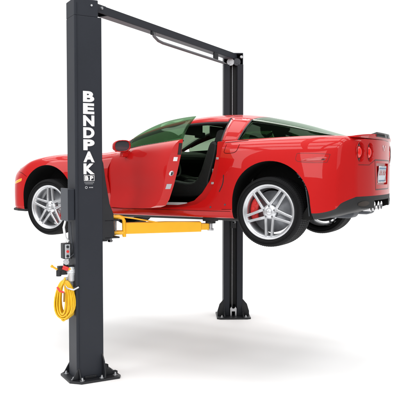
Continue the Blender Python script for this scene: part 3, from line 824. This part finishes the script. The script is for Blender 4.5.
# ------------------------------------------------------------------ two-post lift
lift = empty('car_lift', (-1.64, 0, 0)); tag(lift, 'charcoal two-post vehicle lift with yellow arms holding up the red car', 'car lift')
H = 3.68
def colframe(c, ang): return Matrix.Translation(c) @ Matrix.Rotation(R(ang), 4, 'Z')
A_C = Vector((-1.672, -1.602, 0)); B_C = Vector((-1.605, 1.66, 0))
MA_ = colframe(A_C, 57); MB_ = colframe(B_C, -60)
D = .1375
def column(M, near):
    t = .012; m = MB()
    # C channel, open towards +X local
    u = D-.0; E = D-(.034 if near else .004); pts = [(-u,-D),(u,-D),(u,-D+.085),(u-t,-D+.085),(u-t,-D+t),(-u+t,-D+t),(-u+t,E-t),(u-t,E-t),(u-t,E-.085),(u,E-.085),(u,E),(-u,E)]
    notch = .055
    m.prism(pts, 'z', .02, H-.16, M)
    # head section, slightly shallower, closed by a top cap
    u2 = D-.035
    pts2 = [(-u,-D),(u2,-D),(u2,-D+t),(-u+t,-D+t),(-u+t,E-t),(u2,E-t),(u2,E),(-u,E)]
    m.prism(pts2, 'z', H-.16, H, M)
    co = m.build('column', POST, lift, bevel=.006, seg=3)
    c = MB(); c.box(((-u+u2)/2, (E-D)/2, H-.006), (u+u2-.006, D+E-.006, .016), M); c.build('top_cap', POST, co, bevel=.003)
    # base plate with chamfered corners, gussets, anchor bolts
    b = MB(); bx0, bx1, by = -D-.075, D+.16, .235
    b.prism([(bx0,-by+.09),(bx0+.09,-by),(bx1-.03,-by),(bx1,-by+.05),(bx1,by-.05),(bx1-.03,by),(bx0+.09,by),(bx0,by-.09)], 'z', 0, .022, M)
    for s in (-1, 1):
        b.prism([(-.115,.022),(-.115,.17),(.02,.17),(.02,.022)] if False else [(-D-.05,.022),(-D+.02,.14),(-D+.02,.022)], 'y', s*D-.006 if s > 0 else s*D-.006, s*D+.006, M)
        # wing gussets standing out sideways of the column
        b.prism([(s*(D-.045),.022),(s*(D+.085),.022),(s*(D+.085),.085),(s*(D+.055),.185),(s*D,.25),(s*(D-.045),.25)], 'x', D-.02, D-.006, M)
        b.prism([(s*(D-.045),.022),(s*(D+.07),.022),(s*D,.13),(s*(D-.045),.13)], 'x', -D+.02, -D+.03, M)
        # inboard toe gusset with stepped edge
        b.prism([(D,.022),(D+.15,.022),(D+.15,.050),(D+.125,.062),(D+.095,.060),(D+.075,.088),(D+.045,.088),(D+.030,.135),(D+.010,.150),(D,.215)], 'y', s*(D-.01)-.005, s*(D-.01)+.005, M)
    b.prism([(-.06,.022),(-.06,.05),(.06,.05),(.06,.022)], 'y', -D-.018, -D-.001, M)
    bo = b.build('base_plate', POSTD, co, bevel=.004)
    for (x, y) in ((bx0+.05,-by+.12),(-.10,-by+.045),(.10,-by+.045),(bx1-.05,-by+.07),(bx0+.05,by-.12),(-.10,by-.045),(.10,by-.045),(bx1-.05,by-.07)):
        a = MB(); p = M @ Vector((x, y, .022)); a.cyl(p, p+Vector((0, 0, .004)), .024, 20); a.cyl(p+Vector((0, 0, .004)), p+Vector((0, 0, .018)), .013, 6); a.cyl(p+Vector((0, 0, .018)), p+Vector((0, 0, .028)), .008, 12)
        a.build('anchor_bolt', STEEL, co)
    # inner guts: chain, cable, ladder plate
    g = MB(); g.box((-.02, .0, 1.85), (.02, .10, 3.4), M); g.build('lock_ladder', POSTD, co)
    g = MB(); g.cyl(M @ Vector((.06, -.012, .10)), M @ Vector((.06, -.012, H-.12)), .006, 8); g.build('lift_cable', STEEL, co)
    g = MB(); g.cyl(M @ Vector((.055, .045, .10)), M @ Vector((.055, .045, H-.12)), .009, 8); g.build('hydraulic_ram', POSTD, co)
    return co
ca = column(MA_, True); ca['label'] = 'near column with stacked white lettering'
cb = column(MB_, False); cb['label'] = 'far column showing its open inner channel'
# hardware at the foot and head of the far column, bolt at near head
m = MB(); m.prism([(-.045,.022),(-.045,.125),(-.030,.150),(-.012,.125),(.012,.125),(.030,.150),(.045,.125),(.045,.022),(.022,.022),(.022,.085),(-.022,.085),(-.022,.022)], 'x', D+.01, D+.024, MB_)
m.build('cable_anchor', STEEL, cb, bevel=.002)
for y in (-.045, .045):
    p = MB_ @ Vector((D-.03, y, H-.13)); q = MB_ @ Vector((D+.0, y, H-.13))
    m = MB(); m.tube([p, q], [.050, .050], 28); m.tube([p+(q-p)*.1, q+(q-p)*.12], [.030, .022], 20); m.build('pulley', STEEL if y < 0 else POSTL, cb, bevel=.003)
p = MB_ @ Vector((D-.02, .105, H-.06)); q = MB_ @ Vector((D+.012, .105, H-.06)); m = MB(); m.tube([p, q], [.022, .018], 16); m.build('pulley_bolt', STEEL, cb)
p = MA_ @ Vector((.035, -D-.001, H-.055)); q = MA_ @ Vector((.035, -D-.010, H-.055)); m = MB(); m.cyl(p, q, .010, 12); m.build('column_bolt', STEEL, ca)
# outer rib down the narrow face + side plate of the near column
m = MB(); m.box((-D+.030, -D-.002, 1.84), (.004, .006, 3.6), MA_); m.build('edge_rib', POST, ca)
m = MB(); m.prism([(-.16,1.60),(-.16,1.88),(-.02,1.88),(-.02,1.60)], 'y', 0, .09, MA_ @ Matrix.Translation((-D-.0, D-.06, 0)) @ Matrix.Rotation(0, 4, 'Z'))
# bracket box hung on the outer face
m = MB(); m.box((-D-.035, -.02, 1.72), (.066, .20, .30), MA_)
bb = m.build('bracket_box', POST, lift, bevel=.006)
m = MB(); m.box((-D-.072, -.02, 1.72), (.008, .215, .315), MA_)  # thin slab, makes the box's outer side a lighter grey
m.build('bracket_pale_side', POSTL, bb, bevel=.003)

# lettering
def word(txt, size, M, name, mat, par, bold=0., sx=1., ext=.0012):
    cu = bpy.data.curves.new(name, 'FONT'); cu.body = txt; cu.size = size; cu.align_x = 'CENTER'; cu.align_y = 'CENTER'
    cu.bevel_depth = bold; cu.bevel_resolution = 1; cu.extrude = ext
    t = bpy.data.objects.new(name, cu); COL.objects.link(t); bpy.context.view_layer.update()
    me = bpy.data.meshes.new_from_object(t.evaluated_get(bpy.context.evaluated_depsgraph_get()))
    bpy.data.objects.remove(t)
    xs = [v.co.x for v in me.vertices]; ys = [v.co.y for v in me.vertices]
    cx, cy = (min(xs)+max(xs))/2, (min(ys)+max(ys))/2
    mb = MB(); mb.v = [M @ Vector(((v.co.x-cx)*sx, v.co.y-cy, v.co.z*.15)) for v in me.vertices]
    mb.f = [list(p.vertices) for p in me.polygons]; mb.m = [0]*len(mb.f); mb.sm = [False]*len(mb.f)
    return mb
def polys_letter(ch):
    # heavy grotesque capitals in a unit box, as convex-ish pieces
    B = {}
    return B
def facemat(x, z, off=.003):
    p = MA_ @ Vector((x, -D-off, z)); X = MA_.to_3x3() @ Vector((1, 0, 0)); return frame(p+X*.017, X, (0, 0, 1), X.cross(Vector((0, 0, 1))))
def zface(py): return 2.033-(py-172)/104.2
lm = MB()
for i, chh in enumerate('BENDPAK'):
    py = 96.7+12.03*i
    M = facemat(-.0165, zface(py))
    mb = word(chh, .128, M, 'x', WHITE, None, .0068, 1.10)
    # normalise each letter to the same cap height/width
    inv = M.inverted(); loc = [inv @ v for v in mb.v]
    w_ = max(v.x for v in loc)-min(v.x for v in loc); h_ = max(v.y for v in loc)-min(v.y for v in loc)
    mb.v = [M @ Vector((v.x*(.113/w_), v.y*(.104/h_), v.z)) for v in loc]
    lm.add(mb.v, mb.f)
lm.build('lettering', WHITE, ca)
# small logo tile: rounded white outline boxes with B and P, and the tiny lines under it
m = MB()
for k, chh in ((-1, 'B'), (1, 'P')):
    M = facemat(-.0165+k*.024, zface(178.2)); m2 = word(chh, .052, M, 'x', WHITE, None, .003, 1.15); m.add(m2.v, m2.f)
Ml = facemat(-.0165, zface(178.2))
m.box((0, .026, 0), (.098, .004, .002), Ml); m.box((0, -.026, 0), (.098, .004, .002), Ml); m.box((-.05, 0, 0), (.004, .056, .002), Ml); m.box((.05, 0, 0), (.004, .056, .002), Ml)
m.build('logo', WHITE, ca)
m = MB(); Ml = facemat(-.0165, zface(182.8))
for i in range(9): m.box((-.044+.011*i, 0, 0), (.007, .006, .001), Ml)
for i in range(7): m.box((-.034+.011*i, -.012, 0), (.007, .004, .001), Ml)
Ml = facemat(-.0165, zface(187.6)); m.lathe([(.008, 0), (.013, 0)], Ml @ Matrix.Translation((-.03, 0, .001)) @ Matrix.Rotation(R(90), 4, 'X'), 16)
for i in range(3): m.box((.005+.014*i, 0, 0), (.009, .010, .001), Ml)
m.build('fine_print', GREYD, ca)

# overhead beam
a = MA_ @ Vector((D-.06, 0, H-.075)); b = MB_ @ Vector((D-.09, -.0, H-.075)); b.z = H-.05; a.z = H-.045
ux_ = (b-a).normalized(); sd = Vector((ux_.y, -ux_.x, 0)).normalized(); up = sd.cross(ux_)*-1
if up.z < 0: up = -up
Mb = frame(a, ux_, sd, up); Lb = (b-a).length
Mb = Matrix(((ux_.x, sd.x, up.x, a.x), (ux_.y, sd.y, up.y, a.y), (ux_.z, sd.z, up.z, a.z), (0, 0, 0, 1)))
m = MB()
# U channel opening downward, flange edge visible from below
m.prism([(-.06,-.040),(-.06,.040),(.06,.040),(.06,-.040),(.052,-.040),(.052,.031),(-.052,.031),(-.052,-.040)], 'x', .04, Lb, Mb)
beam = m.build('crossbeam', POST, lift, bevel=.003)
m = MB(); m.box((Lb/2+.05, .0, -.037), (Lb-.3, .100, .008), Mb); m.build('beam_lit_underside', POSTL, beam)  # paler grey slab paints the brighter lit underside into the beam
m = MB(); m.box((.045, -.02, .010), (.13, .05, .05), Mb); m.box((.10, .04, .025), (.18, .012, .05), Mb); m.build('beam_bracket', POSTD, beam, bevel=.004)
m = MB(); q0 = Mb @ Vector((.10, .075, .0)); q1 = Mb @ Vector((.13, .075, 0)); m.cyl(Mb @ Vector((.09, .052, .01)), Mb @ Vector((.09, .075, .01)), .014, 12); m.build('beam_bolt', STEEL, beam)
# padded shut-off bar hung below
def B(t, s, h): return Mb @ Vector((t*Lb, s, h))
m = MB(); m.tube([B(.33, .045, -.05), B(.335, .05, -.09), B(.36, .055, -.125), B(.39, .055, -.135), B(.60, .055, -.138), B(.865, .055, -.14)], .017, 12)
m.tube([B(.865, .055, -.14), B(.90, .055, -.14)], [.013, .004], 10); m.build('shutoff_bar', pbr('grey_foam_sleeve', (.15, .155, .165), .7, bump=.3, bscale=90, var=.15), lift)
m = MB(); m.box((.80*Lb, .055, -.085), (.10, .03, .08), Mb); m.build('bar_hanger', POSTD, lift, bevel=.004)
m = MB(); m.box((.33*Lb, .045, -.06), (.06, .03, .04), Mb); m.build('bar_hanger', POSTD, lift, bevel=.004)

# carriages and arms
def carriage(M, near):
    m = MB()
    # sleeve wrapping the channel mouth + long gusset sheet sweeping out
    m.box((D+.030, 0, 1.56), (.05, .24, .42), M)
    m.box((D-.03, 0, 1.60), (.05, .08, .70), M)
    for s in (-1, 1):
        m.prism([(D-.005,2.16),(D+.012,2.12),(D+.035,1.95),(D+.075,1.72),(D+.115,1.62),(D+.125,1.41),(D+.06,1.36),(D-.005,1.38)], 'y', s*.125-.006, s*.125+.006, M)
    m.box((D+.10, 0, 1.555), (.16, .262, .016), M); m.box((D+.10, 0, 1.385), (.16, .262, .016), M)
    return m.build('carriage', POSTD, lift, bevel=.003)
carriage(MA_, True); carriage(MB_, False)
TOPZ = G+.110
def arm(pv, tip, pin_side, name='arm', short=False):
    pv = Vector(pv); tip = Vector(tip); d = (tip-pv); L = math.hypot(d.x, d.y); ux = Vector((d.x, d.y, 0)).normalized(); sd = Vector((-ux.y, ux.x, 0))
    M = Matrix(((ux.x, sd.x, 0, pv.x), (ux.y, sd.y, 0, pv.y), (0, 0, 1, 0), (0, 0, 0, 1)))
    m = MB(); z0, z1 = 1.412, 1.530
    m.prism([(.13,z0),(L*.90,z0+.014),(L*.90,z1-.004),(.55*L,z1),(.13,z1-.008)], 'y', -.055, .055, M)
    ao = m.build(name, YELLOW, lift, bevel=.006, seg=3)
    m = MB(); m.box((L*.90, 0, 1.476), (L*.16, .08, .066), M); m.build('arm_extension', YELLOW, ao, bevel=.005)
    # C-shaped head frame
    m = MB(); fr_ = []
    for y in (-.055, .055):
        m.tube([M @ Vector((-.045, y, 1.582)), M @ Vector((.09, y, 1.582)), M @ Vector((.125, y, 1.572)), M @ Vector((.138, y, 1.545)), M @ Vector((.140, y, 1.42)), M @ Vector((.140, y, 1.385))], .018, 10)
        m.tube([M @ Vector((-.045, y, 1.425)), M @ Vector((.10, y, 1.425)), M @ Vector((.14, y, 1.425))], .018, 10)
    m.box((.02, 0, 1.582), (.14, .11, .012), M); m.box((.02, 0, 1.425), (.14, .11, .012), M)
    m.build('arm_head', YELLOW, ao)
    m = MB(); m.cyl(M @ Vector((.0, 0, 1.33)), M @ Vector((.0, 0, 1.63)), .020, 18); m.cyl(M @ Vector((0, 0, 1.63)), M @ Vector((0, 0, 1.64)), .026, 18); m.cyl(M @ Vector((0, 0, 1.335)), M @ Vector((0, 0, 1.35)), .028, 6)
    m.build('pivot_pin', CHROME, ao)
    m = MB(); m.cyl(M @ Vector((.055, -.04, 1.43)), M @ Vector((.055, -.04, 1.575)), .011, 12); m.build('lock_rod', STEEL, ao)
    # guard rod from the head to the arm
    m = MB(); m.tube([M @ Vector((.12, -.045, 1.585)), M @ Vector((.25, -.045, 1.566)), M @ Vector((.42, -.045, 1.535)), M @ Vector((.50, -.045, 1.520))], .007, 8); m.build('guard_rod', YELLOW, ao)
    # screw pad
    p = M @ Vector((L, 0, 0)); m = MB(); m.cyl((p.x, p.y, 1.435), (p.x, p.y, TOPZ-.018), .022, 16); m.cyl((p.x, p.y, 1.435), (p.x, p.y, 1.455), .034, 16)
    m.build('pad_screw', STEEL, ao)
    m = MB(); m.cyl((p.x, p.y, TOPZ-.022), (p.x, p.y, TOPZ), .052, 24); m.build('lift_pad', pbr('pad_rubber', (.02, .02, .02), .8, var=.2), ao, bevel=.004)
    return ao
pA = MA_ @ Vector((D+.125, -.01, 0)); pB = MB_ @ Vector((D+.125, .0, 0))
for (pv, tip) in ((pA, (-.70,-.78,0)), (pA, (-2.22,-.60,0)), (pB, (-.70,.62,0)), (pB, (-2.22,.62,0))):
    arm(pv, tip, 1)
for s in (-1, 1):
    for x in (-.70, -2.22):
        m = MB(); yy = {(-1, -.70): -.78, (-1, -2.22): -.60}.get((s, x), .62)
        m.box((x, yy, G+.132), (.14, .09, .044)); m.build('jacking_block', BLACK, car, bevel=.006)

# air/electric utility cluster on the near column's outer edge
def U(x, y, z): return MA_ @ Vector((x, y, z))
m = MB(); m.tube([U(-D-.065, -.03, 1.565), U(-D-.085, -.035, 1.50), U(-D-.070, -.03, 1.40), U(-D-.045, -.03, 1.36)], [.010, .012, .013, .020], 12)
m.build('release_lever', WHITE, lift)
# switch box
Mu = MA_
m = MB(); m.box((-D-.055, -.015, 1.268), (.085, .095, .150), Mu); sw = m.build('switch_box', POSTD, lift, bevel=.005)
m = MB(); m.box((-D-.060, -.066, 1.268), (.050, .008, .135), Mu); m.build('switch_panel', GREYD, sw, bevel=.002)
for i, mt in enumerate((POSTD, CALIPER, POSTD)):
    p = U(-D-.060, -.070, 1.312-.045*i); q = U(-D-.060, -.080, 1.312-.045*i); m = MB(); m.cyl(p, q, .013, 14); m.build('switch_button', mt, sw)
# filter-regulator: body, cup, gauge, red coupler, small fittings
m = MB(); m.box((-D-.06, -.04, 1.105), (.18, .05, .045), Mu); m.box((-D-.10, -.03, 1.065), (.09, .045, .05), Mu); m.cyl(U(-D-.14, -.04, 1.085), U(-D-.14, -.04, 1.03), .025, 14); m.cyl(U(-D-.07, -.04, 1.13), U(-D-.07, -.04, 1.175), .024, 16)
rg = m.build('air_regulator', POSTD, lift, bevel=.004)
m = MB(); M_ = frame(U(-D-.022, -.062, 1.055), (1, 0, 0), (0, 0, 1), (0, 1, 0)); m.lathe([(0,-.085),(.024,-.083),(.034,-.070),(.036,-.02),(.040,-.015),(.040,.0),(.046,.004),(.046,.035),(.036,.040),(.036,.058),(.0,.062)], M_, 28); m.build('filter_bowl', BOWL, rg)
m = MB(); m.cyl(U(-D-.112, -.075, 1.118), U(-D-.062, -.085, 1.098), .021, 14); m.build('red_coupler', CALIPER, rg)
m = MB(); m.cyl(U(-D-.060, -.083, 1.100), U(-D-.040, -.086, 1.094), .014, 12); m.cyl(U(-D-.20, -.04, 1.125), U(-D-.155, -.04, 1.095), .010, 10); m.cyl(U(-D-.215, -.04, 1.135), U(-D-.20, -.04, 1.125), .014, 10); m.build('brass_fitting', YELLOW, rg)
m = MB(); m.cyl(U(-D-.075, -.06, 1.165), U(-D-.075, -.080, 1.165), .026, 20); m.build('pressure_gauge', STEEL, rg)
m = MB(); m.tube([U(-D-.02, -.05, 1.19), U(-D-.01, -.06, 1.30), U(-D-.015, -.05, 1.42), U(-D-.02, -.04, 1.55)], .006, 8)
m.tube([U(-D-.06, -.05, 1.19), U(-D-.03, -.07, 1.215), U(-D+.0, -.075, 1.24)], .004, 6); m.build('supply_line', POSTL, rg)
# hose hook
hk = U(-D-.085, -.045, .985)
m = MB(); m.tube([U(-D+.02, -D-.012, .925), U(-D-.03, -D-.02, .905), U(-D-.075, -.10, .915), U(-D-.095, -.07, .965), U(-D-.105, -.055, 1.00)], .009, 10); m.box((-D-.04, -.03, .96), (.085, .04, .10), Mu); m.build('hose_hook', STEEL, lift)
# coiled yellow hose: many overlapping hanging loops
X = Vector((.8819, .4715, 0)); Yd = Vector((-.4715, .8819, 0))
top = U(-D-.098, -.075, .985)
hpath = []
nl = 22
for l in range(nl):
    w = .028+.062*((l*37) % 11)/10; h = .158+.036*((l*53) % 10)/10; cxo = (-.012+.024*((l*71) % 10)/10); dp = -.045+.09*l/(nl-1)
    for i in range(26):
        a = 2*math.pi*i/26+math.pi/2
        ww = w*(1-.25*math.sin(a))*1.05
        hpath.append(top+X*(cxo+ww*math.cos(a))+Yd*(dp*(.5-.5*math.sin(a))+.0012*l)+Vector((0, 0, -h+h*math.sin(a)*1.0)))
m = MB(); m.tube(hpath, .0080, 8)
hose = empty('air_hose', (top.x, top.y, top.z-.36)); tag(hose, 'coiled bright yellow air hose hanging on a hook from the near column', 'hose')
m.build('coil', HOSE, hose)
m = MB(); m.tube([top+X*(-.055)+Vector((0, 0, -.05))-Yd*.06, top+X*(-.03)+Vector((0, 0, -.085))-Yd*.068, top+X*(.012)+Vector((0, 0, -.10))-Yd*.066], .010, 10); m.build('hose_tie', CALIPER, hose)
m = MB(); m.tube([top+X*(.015)-Yd*.066+Vector((0, 0, -.10)), top+X*.010-Yd*.066+Vector((0, 0, -.19))], .009, 10); m.build('coupler', pbr('bronze', (.35, .18, .04), .4, .6), hose)
m = MB(); m.tube([top+X*.01+Vector((0, 0, .03)), top+X*.0+Vector((0, 0, 0))-Yd*.03, top+X*(-.03)+Vector((0, 0, -.06))-Yd*.04], .0085, 8); m.build('hose_lead', HOSE, hose)

# ------------------------------------------------------------------ world, lamps, camera
w = bpy.data.worlds.new('World'); scene.world = w; w.use_nodes = True; nt = w.node_tree
bg = nt.nodes['Background']; tc = nt.nodes.new('ShaderNodeTexCoord')
dp = nt.nodes.new('ShaderNodeVectorMath'); dp.operation = 'DOT_PRODUCT'; dp.inputs[1].default_value = (-.4715, .8819, 0)
nt.links.new(tc.outputs['Generated'], dp.inputs[0])
mr_ = nt.nodes.new('ShaderNodeMapRange'); mr_.inputs['From Min'].default_value = .50; mr_.inputs['From Max'].default_value = .84
mr_.inputs['To Min'].default_value = .27; mr_.inputs['To Max'].default_value = 1.25; mr_.interpolation_type = 'SMOOTHSTEP'
nt.links.new(dp.outputs['Value'], mr_.inputs['Value'])
nt.links.new(mr_.outputs['Result'], bg.inputs['Strength']); bg.inputs['Color'].default_value = (1, 1, 1, 1)
def area(name, loc, target, size, power, sy=None):
    l = bpy.data.lights.new(name, 'AREA'); l.energy = power; l.shape = 'RECTANGLE'; l.size = size; l.size_y = sy or size
    o = bpy.data.objects.new(name, l); COL.objects.link(o); o.location = loc
    o.rotation_euler = (Vector(target)-Vector(loc)).to_track_quat('-Z', 'Y').to_euler()
    return o
for i in range(6):
    for j in range(5):
        x, y = -1.6+4.2*(i-2.5), .0+4.2*(j-2)
        area('ceiling_lamp', (x, y, 11), (x, y, 0), 3.2, 114, 2.9)
area('fill_lamp', (-6.5, -6.5, 5.5), (-1.8, 0, 1.2), 5, 210)  # unseen fills, added on the camera side to brighten the car
area('fill_lamp', (1.0, -8.5, 4.5), (-1, 0, 1.6), 5, 230)
area('fill_lamp', (7.0, -4.0, 5.0), (.5, 0, 1.8), 4, 50)

cam = bpy.data.cameras.new('camera'); co = bpy.data.objects.new('camera', cam); COL.objects.link(co)
co.location = (2.4216, -6.8356, 2.0327); co.rotation_euler = (R(90-2.41), 0, .490916)
cam.sensor_width = 36; cam.lens = 36*665.4/400; cam.shift_x = -.57/400
cam.clip_end = 500; scene.camera = co
scene.render.resolution_x = scene.render.resolution_y = 1024
scene.view_settings.view_transform = 'Standard'; scene.view_settings.look = 'None'; scene.view_settings.exposure = 0
scene.render.engine = 'CYCLES'
scene.cycles.max_bounces = 8; scene.cycles.transparent_max_bounces = 12
